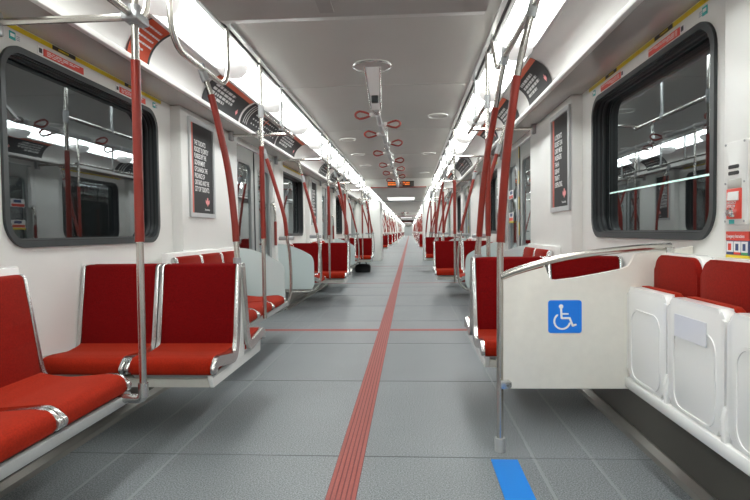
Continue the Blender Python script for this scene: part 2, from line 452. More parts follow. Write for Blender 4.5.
# ------------------------------------------------------------------ windows and doors
def make_window(s, n):
    w0, w1 = wins(s)
    e = bpy.data.objects.new('window_%d' % n, None); COL.objects.link(e); e['kind'] = 'structure'
    out = rrect(w0*S, w1*S, .945, 1.858, .135, 8); inn = rrect((w0+.026)*S, (w1-.026)*S, .974, 1.829, .112, 8)
    mb = MB(); mb.plate_hole(out, inn, s*(WX-.014), s*.03); note(mb.build('window_frame', FRAME, e))
    G = .068                   # the glass sits deep in the wall
    in1 = rrect((w0+.016)*S, (w1-.016)*S, .964, 1.839, .118, 8); in2 = rrect((w0+.032)*S, (w1-.032)*S, .980, 1.823, .108, 8)
    mb = MB(); mb.plate_hole(in1, in2, s*(WX+.004), s*(G+.02)); note(mb.build('inner_reveal', BLACK, e))
    for q, dpt in ((.034, .02), (.038, .045)):
        mb = MB(); mb.plate_hole(rrect((w0+.03)*S, (w1-.03)*S, .978, 1.825, .109, 8), rrect((w0+q)*S, (w1-q)*S, .978+(q-.03)*1.2, 1.825-(q-.03)*1.2, .105, 8), s*(WX+dpt), s*.012); note(mb.build('rubber_bead', BEAD, e))
    mb = MB()
    mb.bm.faces.new([mb.bm.verts.new((s*(WX+G), a*S, b)) for a, b in ((w0+.03, .975), (w1-.03, .975), (w1-.03, 1.825), (w0+.03, 1.825))]); note(mb.build('pane', GLASS, e, False))
    return e
W0 = {s: make_window(s, 1 if s < 0 else 2) for s in (-1, 1)}
wn = 3
for c, k, b in mods:
    if c == 0 and k == 0: continue
    if c > 0: continue
    for s in (-1, 1):
        r = dup(W0[s], dy=b*S); r.name = 'window_%d' % wn; wn += 1

def make_door(s, n):
    e = bpy.data.objects.new('door_%d' % n, None); COL.objects.link(e); e['kind'] = 'structure'
    d0, d1 = DOOR; mid = (d0+d1)/2; x = s*1.47
    for a, b in ((d0-.02, mid-.004), (mid+.004, d1+.02)):
        out = rrect(a*S, b*S, .015, 1.902, .01, 8); gy0, gy1 = (a+.13)*S, (b-.11)*S
        inn = rrect(gy0, gy1, .62, 1.74, .10, 8)
        mb = MB(); mb.plate_hole(out, inn, x, s*.035); lf = note(mb.build('door_leaf', LEAF, e))
        mb = MB(); mb.plate_hole(rrect(gy0-.02, gy1+.02, .60, 1.76, .11, 8), rrect(gy0+.006, gy1-.006, .626, 1.734, .096, 8), x-s*.004, s*.012); note(mb.build('pane_gasket', GREYP, lf))
        mb = MB(); mb.bm.faces.new([mb.bm.verts.new((x+s*.014, a, b)) for a, b in ((gy0-.01, .61), (gy1+.01, .61), (gy1+.01, 1.75), (gy0-.01, 1.75))]); note(mb.build('pane', DGLASS, lf, False))
    mb = MB(); mb.box(x-s*.008, x+s*.002, (mid-.022)*S, (mid-.004)*S, .02, 1.90); note(mb.build('edge_seal', BLACK, e, False))
    if s > 0:
        mb = MB(); z = .1
        while z < 1.8: mb.box(x-s*.009, x-s*.001, (mid+.004)*S, (mid+.022)*S, z, z+.14); z += .28
        note(mb.build('edge_marking', YEL, e, False))
    return e
D0 = {s: make_door(s, 1 if s < 0 else 2) for s in (-1, 1)}
dn = 3
for c, k, b in doors:
    if c == 0 and k == 0: continue
    if c > 0: continue
    for s in (-1, 1):
        r = dup(D0[s], dy=b*S); r.name = 'door_%d' % dn; dn += 1

# ------------------------------------------------------------------ lights
def light_run(s, y0, y1, cap=True):
    a, b = Vector((1.066, 2.156)), Vector((.852, 2.236))
    mb = MB(); mb.prism([(s*a.x, a.y), (s*b.x, b.y), (s*b.x, b.y+.03), (s*a.x, a.y+.03)], 'y', y0, y1)
    return mb
SEG = 1.05
for s in (-1, 1):
    d = 2.3 + (.0 if s < 0 else -.2); i = 0
    t = thing('ceiling_light', 'glowing diffuser overhead close to the camera in the ceiling strip ' + WHICH[s], 'light', (s*.96, .5, 2.19))
    part('diffuser', light_run(s, -1.9*S, d*S-.002), LIGHT, t, False)
    while d < 16.5:
        lab = '%s glowing diffuser from the camera along the ceiling strip %s' % (ORD[i+1], WHICH[s])
        t = thing('ceiling_light', lab, 'light', (s*.91, (d+SEG/2)*S, 2.12), 'fluorescent ceiling lights')
        part('diffuser', light_run(s, d*S+.002, (d+SEG)*S-.002), LIGHT, t, False)
        mb = MB(); mb.dome((s*.975, d*S+.18, 2.186), .105, .17, .085, 24, 8); part('end_cap', mb, CAP, t)
        d += SEG; i += 1
    for c in range(1, NCAR):
        t = thing('ceiling_light', 'distant glowing fluorescent strip %s in the %s car ahead' % (WHICH[s], ORD[c-1]), 'light', (s*.91, (c*CAR-6)*S, 2.12), 'distant fluorescent strips')
        part('diffuser', light_run(s, (c*CAR-5)*S, (c*CAR+16.75)*S), LIGHT, t, False)
# gangway ceiling lamps
for c in range(NCAR-2):
    t = thing('gangway_light', '%s bright panel light set across the low ceiling beyond the header' % ORD[c], 'light', (0, (c*CAR+15.5)*S, 2.03))
    mb = MB(); mb.box(-.42, .42, (c*CAR+15.5)*S, (c*CAR+16.7)*S, 2.026, 2.039, .004); part('diffuser', mb, PANEL, t)

# ------------------------------------------------------------------ seats
def make_seat(w, name, ds=1.0, back=None):
    """faces -Y, origin on the floor under the top of the backrest; depth along -Y"""
    t = thing(name, 'seat', 'seat')
    path = [(0, .815), (-.062, .43), (-.095, .372), (-.15, .366), (-.42, .400), (-.462, .372)]
    path = [(a if a > -.1 else -.1 + (a+.1)*ds, b) for a, b in path]
    pv = fillet([Vector((a, b, 0)) for a, b in path], .07, 6); pp = [(p.x, p.y) for p in pv]
    for sx in (-1, 1):
        mb = MB(); mb.prism(band(pp, .025), 'x', sx*(w/2-.024), sx*(w/2-.003), .006)
        note(mb.build('side_frame', ALU, t))
    # backrest: a gently dished pad between the frames
    def prof(pts, th): 
        return band([(p[0], p[1]) for p in fillet([Vector((a, b, 0)) for a, b in pts], .05, 5)], th)
    hw = w/2 - .025
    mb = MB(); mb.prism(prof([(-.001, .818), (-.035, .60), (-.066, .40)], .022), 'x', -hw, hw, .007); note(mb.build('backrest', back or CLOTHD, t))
    cu = [(-.055, .345), (-.055, .436), (-.12, .420), (-.22, .411), (-.38, .424), (-.445, .420), (-.470, .398), (-.474, .350), (-.45, .342)]
    cu = [(a if a > -.1 else -.1 + (a+.1)*ds, b) for a, b in cu]
    cv = fillet([Vector((a, b, 0)) for a, b in cu], .022, 5)
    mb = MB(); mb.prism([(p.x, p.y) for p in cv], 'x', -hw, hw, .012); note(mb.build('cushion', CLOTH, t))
    mb = MB(); mb.prism([(-.05, .325), (-.1-.33*ds, .325), (-.1-.345*ds, .346), (-.05, .346)], 'x', -hw, hw, .003); note(mb.build('seat_pan', GREYP, t))
    mb = MB(); mb.prism([(.018, .80), (.03, .80), (-.02, .36), (-.045, .36), (-.034, .50)], 'x', -hw, hw, .002); note(mb.build('back_shell', WHITE2, t))
    return t
SW = .434
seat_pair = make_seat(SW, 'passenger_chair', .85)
BW = .412*S
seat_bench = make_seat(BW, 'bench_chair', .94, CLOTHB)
used = {'p': False, 'b': False}
def place(kind, x, y, rz, label, group=None):
    proto = seat_pair if kind == 'p' else seat_bench
    if not used[kind]:
        used[kind] = True; r = proto; r.location = (x, y, 0); r.rotation_euler = (0, 0, rz); r['label'] = label
        if group: r['group'] = group
    else:
        r = dup(proto, loc=(x, y, 0), rz=rz, label=label, group=group)
    return r
OY = {-1: 2.61, 1: 2.97}
CARNAME = ['', 'next car', 'third car', 'fourth car', 'fifth car']
def where(c, k, s):
    if c == 0: return '%s bay %s' % (('nearest', 'second', 'third')[k], WHICH[s])
    return '%s %s' % (CARNAME[c], WHICH[s])
def pedestal(s, y, label, group=None):
    t = thing('seat_pedestal', label, 'seat base', (s*1.0, y, .3), group)
    mb = MB()
    poly = [(-.365, .276), (-.395, .325), (-.395, .338), (-.10, .345), (-.035, .44), (.012, .80), (.052, .80), (.098, .44), (.16, .345), (.46, .335), (.45, .276)]
    mb.prism([(y+a, z) for a, z in poly], 'x', s*.656, s*.678, .004); part('end_panel', mb, WHITE2, t)
    mb = MB(); mb.prism([(y+a, z) for a, z in [(-.365, .276), (-.395, .322), (.46, .322), (.45, .276)]], 'x', s*.680, s*1.415, .003); part('under_pan', mb, CREAM, t)
    return t
ped0 = {}
def do_pairs(c, k, b):
    for s in (-1, 1):
        far = c > 0
        y = (b + OY[s])*S
        w = where(c, k, s)
        grp = 'distant transverse seats' if far else None
        for j, x in enumerate((.628 + SW/2, .628 + SW*1.5)):
            if c > 1 and j: continue
            pos = ('aisle', 'window')[j]
            lab = 'red %s seat facing the camera, %s' % (pos, w)
            place('p', s*x, y, 0, lab, 'seats facing the camera' if not far else grp)
            if far: continue
            lab = 'red %s seat facing away from the camera, %s' % (pos, w)
            place('p', s*x, y+.064, math.pi, lab, 'seats facing away' if not far else grp)
        lab = 'white base panel under back to back seats, %s' % w
        if c > 1: continue
        if s not in ped0: ped0[s] = pedestal(s, y, lab)
        else: dup(ped0[s], loc=(s*1.0, y, .3), label=lab, group='distant seat bases' if far else None)
BXT = 1.345
bl0 = {}
def bench_beam(s, y0, y1, label, group=None):
    t = thing('bench_support', label, 'seat base', (s*1.2, y0, .3), group)
    mb = MB(); mb.box(s*.905, s*.93, y0, y1, .300, .338, .004); mb.box(s*.93, s*1.40, y0+.01, y1-.01, .305, .325); part('beam', mb, GREYP, t)
    for yy in (y0+.2, y1-.2):
        mb = MB(); mb.prism([(s*1.42, .1), (s*1.42, .31), (s*1.0, .31), (s*1.34, .18)], 'y', yy-.02, yy+.02); part('bracket', mb, KICK, t)
    return t
def ledge(s, y0, y1, label):
    t = thing('seat_back_ledge', label, 'ledge', (s*1.44, y0, .8))
    mb = MB(); mb.box(s*1.372, s*1.419, y0, y1, .30, .872, .012); part('casing', mb, WHITE2, t)
    return t
def do_bench(c, k, b):
    far = c > 0
    for s in (-1, 1):
        w = where(c, k, s)
        starts = (3.33, 3.742, 4.154) if s < 0 else (3.90, 4.312)
        for i, d in enumerate(starts):
            lab = ('red sideways seat on the bench nearest the door, %s' if i == len(starts)-1 else 'red sideways seat at bench end away from door, %s' if i == 0 else 'red sideways seat, middle of the wall bench, %s') % w
            place('b', s*BXT, (b+d+.206)*S, math.pi/2*(-1 if s > 0 else 1), lab, 'sideways bench seats' if not far else 'distant bench seats')
        lab = 'red sideways seat just past the door, %s' % w
        if k < 2: place('b', s*BXT, (b+6.36+.206)*S, math.pi/2*(-1 if s > 0 else 1), lab, 'sideways bench seats' if not far else 'distant bench seats')
        if not far:
            bench_beam(s, (b+starts[0])*S, (b+4.74)*S, 'grey support beam under the wall bench, ' + w)
            if k < 2: ledge(s, (b+starts[0]-.02)*S, (b+4.76)*S, 'white ledge behind the wall bench, ' + w)
for c, k, b in mods:
    if c <= 3: do_pairs(c, k, b)
    if c == 0: do_bench(c, k, b)
# the bench nearest the camera on the left
for i, d in enumerate((1.60, 1.188, .776)):
    lab = ['red velour sideways seat at the end of the near bench, beside the upright pole', 'red velour sideways seat on the near bench, cut by the picture edge', 'red velour sideways seat on the near bench, closest to the camera'][i]
    place('b', -1.358, (d+.206)*S, math.pi/2, lab, 'sideways bench seats')
t = bench_beam(-1, .776*S, 2.0*S, 'grey support beam under the near red wall bench facing the folded seats')
mb = MB(); mb.box(-1.40, -.90, 1.985*S, 2.012*S, .30, .345, .006); part('end_plate', mb, GREYP, t)
mb = MB(); mb.cyl((-1.33, 1.4*S, .11), (-1.10, 1.4*S, .09), .018); part('conduit', mb, STEEL, t)
ledge(-1, .7*S, 2.02*S, 'white ledge behind the near red wall bench under the big window')

# ------------------------------------------------------------------ folded seats on the right
FW_ = .347*S
for i in range(3):
    y1 = (2.247 - .347*i)*S; y0 = y1 - FW_
    nm = ['against the wheelchair panel', 'second from the wheelchair panel', 'third from the wheelchair panel', 'fourth from the wheelchair panel', 'closest to the camera'][i]
    t = thing('tip_up_chair', 'tipped-up white folding seat with red backrest, ' + nm, 'seat', (1.3, (y0+y1)/2, .3), 'tipped-up folding seats')
    # white tipped-up shell: rounded rectangle with a raised rim and a recessed panel
    sh = MB()
    out = rrect(y0+.006, y1-.008, .352, .748, .035, 6)
    sh.prism([(a, z) for a, z in out], 'x', 1.215, 1.262, .016)
    o = part('seat_shell', sh, WHITE2, t)
    rec = MB(); o_ = rrect(y0+.050, y1-.055, .36, .660, .06, 6); i_ = rrect(y0+.060, y1-.065, .366, .650, .054, 6)
    rec.plate_hole(o_, i_, 1.2115, .006)
    note(rec.build('panel_rim', WHITE2, o, off=t.location))
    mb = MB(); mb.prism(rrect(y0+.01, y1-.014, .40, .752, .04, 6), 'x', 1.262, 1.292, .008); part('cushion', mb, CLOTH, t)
    bk = MB(); bk.prism([(1.352, .45), (1.378, .855), (1.40, .872), (1.425, .872), (1.425, .45)], 'y', y0+.012, y1-.012)
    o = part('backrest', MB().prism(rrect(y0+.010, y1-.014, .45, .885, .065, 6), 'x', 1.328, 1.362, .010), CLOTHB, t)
    bk.bm.free()
    mb = MB(); mb.prism(rrect(y0-.001, y1-.003, .44, .893, .07, 6), 'x', 1.350, 1.398, .006); part('back_shell', mb, WHITE2, t)
    # hinge arm between shells
    mb = MB(); mb.prism([(1.212, .31), (1.205, .42), (1.215, .455), (1.245, .46), (1.265, .42), (1.27, .31)], 'y', y0-.013, y0+.013, .005); part('hinge_arm', mb, WHITE2, t)
    if i == 1:
        mb = MB(); mb.box(1.2085, 1.2105, y0+.10, y1-.075, .615, .695); o = part('sticker', mb, mat('clear_sticker', (.79, .795, .84), .15), t, False)
t = thing('folding_seat_rail', 'white rail carrying the tipped-up folding seats along the wall', 'rail', (1.25, 1.5*S, .3))
mb = MB(); mb.box(1.205, 1.275, .70*S, 2.245*S, .300, .350, .012); mb.box(1.275, 1.40, .70*S, 2.245*S, .305, .33); part('beam', mb, WHITE2, t)
mb = MB(); mb.box(1.398, 1.502, .6*S, 2.245*S, .33, .878, .008); part('casing', mb, WHITE2, t)

# ------------------------------------------------------------------ poles
def pole(label, pts, red, group=None, r=.0150, clamps=(), foot=None, smooth=True, name='grab_pole'):
    """pts: 3-D points top to bottom; red: (z_low, z_high) of the sleeve; clamps: indices of pts with a casting"""
    path = smooth_path(pts, 8) if smooth and len(pts) > 2 else [Vector(p) for p in pts]
    if len(path) <= 3:
        pth = [path[0]]
        for a, b in zip(path, path[1:]):
            k_ = max(1, int((b-a).length/.03)); pth += [a.lerp(b, i/k_) for i in range(1, k_+1)]
        path = pth
    base = path[-1]
    t = thing(name, label, 'pole', base, group)
    mb = MB(); mb.tube(path, r); part('tube', mb, STEEL, t)
    if red:
        dense = []
        for a, b in zip(path, path[1:]):
            for k in range(6): dense.append(a.lerp(b, k/6))
        top_z = path[0].z
        sl = [p for p in dense if red[0] <= p.z <= red[1]]
        if len(sl) > 2: mb = MB(); mb.tube(sl, r+.0035); part('sleeve', mb, RED, t)
    for ci in clamps:
        p = Vector(pts[ci]); d = (Vector(pts[min(ci+1, len(pts)-1)]) - Vector(pts[max(ci-1, 0)])).normalized()
        mb = MB(); mb.tube([p - d*.045, p - d*.03, p + d*.03, p + d*.045], .022, 12); part('clamp', mb, CLAMP, t)
    if foot:
        p = Vector(foot); mb = MB(); mb.cyl(p, p + Vector((0, 0, .062)), .024, 16); part('foot', mb, GREYP, t)
    return t
def rail(label, pts, hang=(), arm=None, r=.0145, group=None, rad=.09, name='overhead_rail'):
    path = fillet([Vector(p) for p in pts], rad, 6) if len(pts) > 2 else [Vector(p) for p in pts]
    t = thing(name, label, 'handrail', path[len(path)//2], group)
    mb = MB(); mb.tube(path, r); part('tube', mb, STEEL, t)
    for h in hang:
        a, b = Vector(h[0]), Vector(h[1])
        mb = MB(); mb.cyl(a, b, .0125, 10); part('hanger', mb, TRIMR, t)
        mb = MB(); mb.tube([b + Vector((0, 0, .03)), b + Vector((0, 0, -.02))], .020, 10); part('hanger_joint', mb, CLAMP, t)
        mb = MB(); mb.box(a.x-.02, a.x+.02, a.y-.02, a.y+.02, a.z-.012, a.z, .003); part('hanger_plate', mb, ALU, t)
    return t
def crossarm(s, d, z, x_in, label, group=None):
    t = thing('crossarm', label, 'handrail', (s*PX, d*S, z), group)
    mb = MB(); mb.cyl((s*(PX-.005), d*S, z), (s*x_in, d*S, z), .0145); part('tube', mb, STEEL, t)
    mb = MB(); mb.box(s*(PX-.035), s*(PX+.002), d*S-.035, d*S+.035, z-.05, z+.05, .008); part('wall_bracket', mb, CLAMP, t)
    return t
RX = .82                      # overhead grab rails, from the centre line
RZ = 1.895
ZC = 2.245
def mir(pts, s): return [(s*abs(p[0]), p[1], p[2]) for p in pts]
# measured on the left side, mirrored for the right
A_L = [at(203, 73, 2.64), at(211, 95, 2.65), at(222, 140, 2.66), at(229, 175, 2.67), at(234, 215, 2.66), at(236, 240, 2.655), at(237.5, 266, 2.65)]
C_L = [at(257, 131, 4.64), at(265, 154, 4.67), at(275, 185, 4.71), at(284, 216, 4.74), at(287, 238, 4.76), at(289.5, 252, 4.78), at(291, 278, 4.79), at(290, 296, 4.79), at(284, 308, 4.79), at(272, 313, 4.79)]
D_L = [at(298, 159, 6.3), at(303, 179, 6.3), at(311, 208, 6.3), at(316, 228, 6.3), at(318.5, 241, 6.3), at(320.5, 256, 6.3), at(321, 276, 6.3), at(318, 286, 6.3), at(309, 291.5, 6.3), at(286, 291.5, 6.3)]
B_TOP, B_BOT = at(260, 63, 3.66), at(265, 320, 3.67)
zred = lambda p, q: (p.z, q.z)
RED_C = (at(286.5, 236, 4.72).z, at(266, 158, 4.63).z)
RED_D = (at(317, 233, 6.2).z, at(301, 173, 6.2).z)

def windscreen(s, d, label, group=None, zb=.27):
    t = thing('windscreen', label, 'windscreen', (s*1.2, d*S, zb), group)
    e = [(PX, zb), (PX, .855), (1.30, .845), (1.18, .80), (1.07, .75), (.985, .695), (.962, .63), (.957, zb+.06), (.99, zb)]
    P3 = fillet([Vector((a, b, 0)) for a, b in e[1:]], .06, 5)
    poly = [(s*PX, zb)] + [(s*p.x, p.y) for p in P3]
    mb = MB(); mb.prism(poly, 'y', d*S-.008, d*S+.008, .003); part('panel', mb, FROST, t)
    mb = MB(); mb.box(s*.86, s*1.01, d*S-.025, d*S+.02, .925, .965, .01); part('bracket', mb, CLAMP, t)
    return t
made = {}
def once(key, builder, c, k, b, s, label, group):
    """build a module's thing the first time, copy it along the car afterwards"""
    kk = (key, s)
    if kk not in made:
        o = builder(label); made[kk] = (o, b)
        if group: o['group'] = group
        return o
    o, b0 = made[kk]
    return dup(o, dy=(b-b0)*S, label=label, group=group)
def do_poles(c, k, b):
    far = c > 0
    for s in (-1, 1):
        w = where(c, k, s)
        g = lambda n: ('distant ' if far else '') + n
        dA = (OY[s]-OY[-1])
        sh = lambda pts, d=0: [Vector((s*abs(p.x), p.y + (b+d)*S, p.z)) for p in pts]
        if not (c == 0 and k == 0 and s > 0):
            once('A', lambda L: pole(L, sh(A_L, dA), (.952, A_L[1].z), clamps=(0, len(A_L)-1)), c, k, b, s, 'curved red pole rising from the aisle seat back, ' + w, g('curved seat poles'))
        dB = 0 if s < 0 else -.11
        xb = RX
        once('B', lambda L: pole(L, [(s*xb, (b+3.67+dB)*S, ZC), (s*xb, (b+3.67+dB)*S, RZ), (s*xb, (b+3.67+dB)*S, .36)], (.955, 1.64), clamps=(1,), smooth=False), c, k, b, s, 'straight red pole just past the paired seats, ' + w, g('straight poles'))
        if c < 2: once('C', lambda L: pole(L, sh(C_L), RED_C, clamps=(1,)), c, k, b, s, 'curved red pole looped under windscreen before the door, ' + w, g('curved windscreen poles'))
        if c == 0: once('WC', lambda L: windscreen(s, b+4.83, L), c, k, b, s, 'pale rounded windscreen just before the door, ' + w, g('windscreens'))
        if c < 2: once('XC', lambda L: crossarm(s, b+4.66, RZ+.025, RX, L), c, k, b, s, 'steel crossarm from the wall before the door, ' + w, g('crossarms'))
        if k < 2 or True:
            if c < 2: once('D', lambda L: pole(L, sh(D_L), RED_D, clamps=(1,)), c, k, b, s, 'curved red pole looped under windscreen past the door, ' + w, g('curved windscreen poles'))
            if c == 0: once('WD', lambda L: windscreen(s, b+6.33, L), c, k, b, s, 'pale rounded windscreen just past the door, ' + w, g('windscreens'))
            if c < 2: once('XD', lambda L: crossarm(s, b+6.25, RZ+.015, RX, L), c, k, b, s, 'steel crossarm from the wall past the door, ' + w, g('crossarms'))
        if k < 2 and c <= 1:
            hx = s*RX
            hang = [((hx, (b+d)*S, ZC), (hx, (b+d)*S, RZ+.02)) for d in (6.2, 6.95, 7.6, 8.3, 8.95)]
            once('RL', lambda L: rail(L, [(hx, (b+6.15)*S, RZ+.02), (hx, (b+9.45)*S, RZ+.02)], hang), c, k, b, s, 'overhead grab rail on ceiling hangers past the door, ' + w, g('overhead rails'))
            d1 = 6.71 if s < 0 else 6.2; x1 = RX
            once('E', lambda L: pole(L, [(s*x1, (b+d1)*S, ZC), (s*x1, (b+d1)*S, .36)], (.955, 1.62), smooth=False), c, k, b, s, 'straight red pole just past the door, ' + w, g('straight poles'))
        if c == 0 and k < 2:
            def handle(L):
                t = thing('grab_bar', L, 'handle', (s*1.41, (b+6.2)*S, 1.1))
                y = (b+6.2)*S
                pts = fillet([Vector((s*1.45, y, 1.36)), Vector((s*1.43, y, 1.345)), Vector((s*1.415, y, 1.25)), Vector((s*1.415, y, .84))], .06, 6)
                mb = MB(); mb.tube(pts, .0145); part('tube', mb, STEEL, t)
                mb = MB(); mb.cyl((s*1.415, y, 1.14), (s*1.415, y, .84), .018); part('sleeve', mb, RED, t)
                mb = MB(); mb.prism([(s*1.47, 1.36), (s*1.47, 1.88), (s*1.44, 1.88), (s*1.42, 1.6), (s*1.425, 1.39)], 'y', y-.05, y+.05, .01); part('cover', mb, WHITE2, t)
                return t
            once('H', handle, c, k, b, s, 'steel and red grab bar on pillar past door, ' + w, 'door handles')
for c, k, b in mods:
    if c <= 2: do_poles(c, k, b)

# poles and rails special to the bay nearest the camera
y1 = 1.962
t = pole('straight red-sleeved upright pole at the end of the near wall bench, elbowed into it',
     [at(134.5, -12, y1), at(134.5, 18, y1), at(143.5, 396, y1)], (at(140, 243, y1).z, at(136, 60, y1).z), smooth=False, r=.0148)
pb = at(143.5, 394, y1)
mb = MB(); mb.tube(fillet([pb + Vector((0, 0, .03)), pb + Vector((0, 0, -.02)), pb + Vector((-.22, .02, -.02))], .045, 8), .019); part('elbow', mb, ALU, t)
mb = MB(); mb.cyl(pb + Vector((0, 0, -.01)), pb + Vector((0, 0, .045)), .0205); part('collar', mb, ALU, t)
cl = at(134.5, 17, y1)
mb = MB(); mb.box(cl.x-.035, cl.x+.035, cl.y-.05, cl.y+.06, cl.z-.025, cl.z+.012, .010); mb.cyl(cl + Vector((0, 0, -.03)), cl + Vector((0, 0, .045)), .024); part('clamp', mb, CLAMP, t)
xx = cl.x
rail('overhead rail from behind the camera, looping up to the ceiling past the near upright pole',
     [(xx, -1.0, cl.z), (xx, (y1+.10)*S, cl.z), (xx, (y1+.10)*S, ZC)], rad=.14)
crossarm(-1, y1, cl.z, -xx, 'steel crossarm to the wall from the top of the near upright pole')
xl = -.82
rail('short overhead rail bent up to the ceiling at both ends above the first camera-facing seats',
     [(xl, 2.27*S, ZC), (xl, 2.27*S, 1.872), (xl, 3.0*S, 1.872), (xl, 3.0*S, ZC)], rad=.17)
rail('overhead rail from the first straight pole to the door crossarm opposite the wheelchair sign',
     [(-RX, 3.67*S, RZ), (-RX, 4.68*S, RZ)], [((-RX, d*S, ZC), (-RX, d*S, RZ)) for d in (4.25,)])
rail('overhead rail before the first door on the wheelchair sign side',
     [(RX, 3.56*S, RZ), (RX, 4.68*S, RZ)], [((RX, d*S, ZC), (RX, d*S, RZ)) for d in (4.2,)])
# wheelchair bay: near stanchion, second pole and their rail on the right
r1 = [at(533.5, 6, 2.14), at(525, 40, 2.15), at(517, 76, 2.17), at(512, 110, 2.18), at(507, 150, 2.2), at(503, 200, 2.23), at(500.5, 243, 2.26), at(500, 300, 2.26), at(500, 380, 2.26), at(500, 450, 2.26)]
t = pole('tall red-sleeved stanchion standing on the floor at the free edge of the wheelchair panel', r1,
     (at(500, 243, 2.26).z, at(517, 76, 2.17).z), clamps=(0,), foot=(r1[-1].x, r1[-1].y, 0), r=.0150)
r2 = [at(505, 56, 2.75), at(499.5, 85, 2.80), at(493.5, 120, 2.87), at(488, 150, 2.90), at(483, 190, 2.93), at(480, 225, 2.96), at(479, 240, 2.98), at(478, 262, 2.99)]
pole('curved red-sleeved pole rising from the red seat beyond the wheelchair panel', r2, (at(479, 236, 3.08).z, at(494, 109, 2.9).z), clamps=(0, 7))
e0 = at(533.5, 6, 2.15); e1 = at(497.5, 70, 2.98)
rail('overhead rail linking the wheelchair panel stanchion to the ceiling beyond',
     [e0 + (e0 - e1)*1.2, e0, at(505, 56, 2.75), e1, at(492.5, 44, 3.25), at(492, 41, 3.3)], rad=.08)
crossarm(1, 1.84, 1.95, .80, 'steel crossarm from the white pillar above the intercom')

# ------------------------------------------------------------------ wheelchair panel
D = 2.25
t = thing('wheelchair_panel', 'cream partition panel with a curved handrail and blue wheelchair sign beside the folding seats', 'partition', at(600, 388, D))
def xz(px, py): p = at(px, py, D); return (p.x, p.z)
top = [(692, 246), (671, 250), (650, 251.5), (634, 254), (631, 262), (628, 266.5), (620, 269), (600, 273), (575, 277.5), (556, 280.5), (550, 280), (547.5, 276), (545, 267), (530, 271), (515, 275.5), (503, 280)]
poly = [xz(503, 388), xz(626, 388), xz(692, 388)] + [xz(*p) for p in top]
mb = MB(); mb.prism(poly, 'y', D*S-.011, D*S+.011, .003); part('panel', mb, CREAM, t)
mb = MB(); mb.tube(smooth_path([at(501, 276.5, D), at(515, 271, D), at(535, 264.8, D), at(558, 258.8, D), at(585, 254, D), at(620, 250, D), at(645, 247.5, D), at(671, 246, D)]), .0155)
part('handrail', mb, STEEL, t)
mb = MB(); mb.prism([xz(*p) for p in ((664.5, 247), (672.5, 247), (672, 256), (670, 258.5), (667, 258.5), (665, 256))], 'y', D*S-.022, D*S-.010, .003)
o = part('bracket', mb, ALU, t)
mb = MB(); mb.prism([xz(*p) for p in ((500, 379), (508, 379), (511, 381.5), (511, 386), (508, 388), (500, 388))], 'y', D*S-.022, D*S-.008, .003)
part('bracket', mb, ALU, t)
mb = MB(); q = at(507, 384, D); mb.dome(q + Vector((0, -.024, 0)), .006, .006, .004); part('bolt', mb, SLOT, t)
# the sign
def flat(poly, y, m, parent, name, th=.002):
    mb = MB(); mb.prism(poly, 'y', y, y-th); return part(name, mb, m, parent, False)
c0, c1 = xz(547.5, 332.5), xz(580.8, 299.8)
ys = D*S - .0112
sg = flat([(a, z) for a, z in rrect(c0[0], c1[0], c0[1], c1[1], .012, 5)], ys, SIGNBLUE, t, 'sign')
sw = (c1[0]-c0[0]); 
def U(u, v): return (c0[0] + sw*u, c0[1] + (c1[1]-c0[1])*v)
def stroke(mb, pts, w, y0, y1):
    for a, b in zip(pts, pts[1:]):
        a, b = Vector(a), Vector(b); d = (b-a).normalized(); n = Vector((-d.y, d.x))*w
        mb.prism([tuple(a+n), tuple(a-n), tuple(b-n), tuple(b+n)], 'y', y0, y1)
    for p in pts:
        mb.prism([(p[0]+w*math.cos(k*math.pi/5), p[1]+w*math.sin(k*math.pi/5)) for k in range(10)], 'y', y0, y1+.0001)
mb = MB(); w = sw*.030; a0, a1 = ys-.002, ys-.0036
mb.prism([(U(.385, .81)[0]+sw*.068*math.cos(k*math.pi/8), U(.385, .81)[1]+sw*.068*math.sin(k*math.pi/8)) for k in range(16)], 'y', a0, a1)
stroke(mb, [U(.385, .74), U(.40, .455), U(.64, .455), U(.73, .225), U(.82, .255)], w, a0, a1)
stroke(mb, [U(.39, .585), U(.59, .585)], w*.8, a0, a1)
arc = [U(.415+.235*math.cos(math.radians(a)), .36+.235*math.sin(math.radians(a))) for a in range(128, 345, 12)]
stroke(mb, arc, w*.9, a0, a1)
note(mb.build('wheelchair_symbol', SIGNW, sg, False, off=root_loc(sg)))

# ------------------------------------------------------------------ centre strap rail with hand straps
pts = [at(378.5, 110, 4.2), Vector((0, 11.8*S, 2.04))]
z0 = pts[0].z
t = thing('strap_rail', 'white drop post and steel rail down the middle of the ceiling', 'handrail', (0, 3.6*S, 1.9))
mb = MB()
tp, bt = Vector((0, 3.79*S, 2.248)), Vector((0, 4.17*S, z0-.01))
def quadring(c, hx, hy): return [c + Vector((dx*hx, dy*hy, 0)) for dx, dy in ((-1, -1), (1, -1), (1, 1), (-1, 1))]
V0 = [mb.bm.verts.new(p) for p in quadring(tp, .062, .03)]; V1 = [mb.bm.verts.new(p) for p in quadring(bt, .043, .025)]
mb.bm.faces.new(V0); mb.bm.faces.new(V1[::-1])
for i in range(4): mb.bm.faces.new((V0[i], V0[(i+1) % 4], V1[(i+1) % 4], V1[i]))
part('drop_post', mb, WHITE2, t, False)
mb = MB()
for sx in (-1, 1):
    e = tp.lerp(bt, .02); f = tp.lerp(bt, .98); ox = Vector((sx*.058, -.03, 0)); ox2 = Vector((sx*.040, -.027, 0))
    mb.cyl(e+ox, f+ox2, .006, 8)
part('post_edge', mb, ALU, t)
mb = MB(); mb.cyl((0, 3.78*S, 2.235), (0, 3.78*S, 2.252), .142, 40); part('ceiling_disc', mb, CEIL, t)
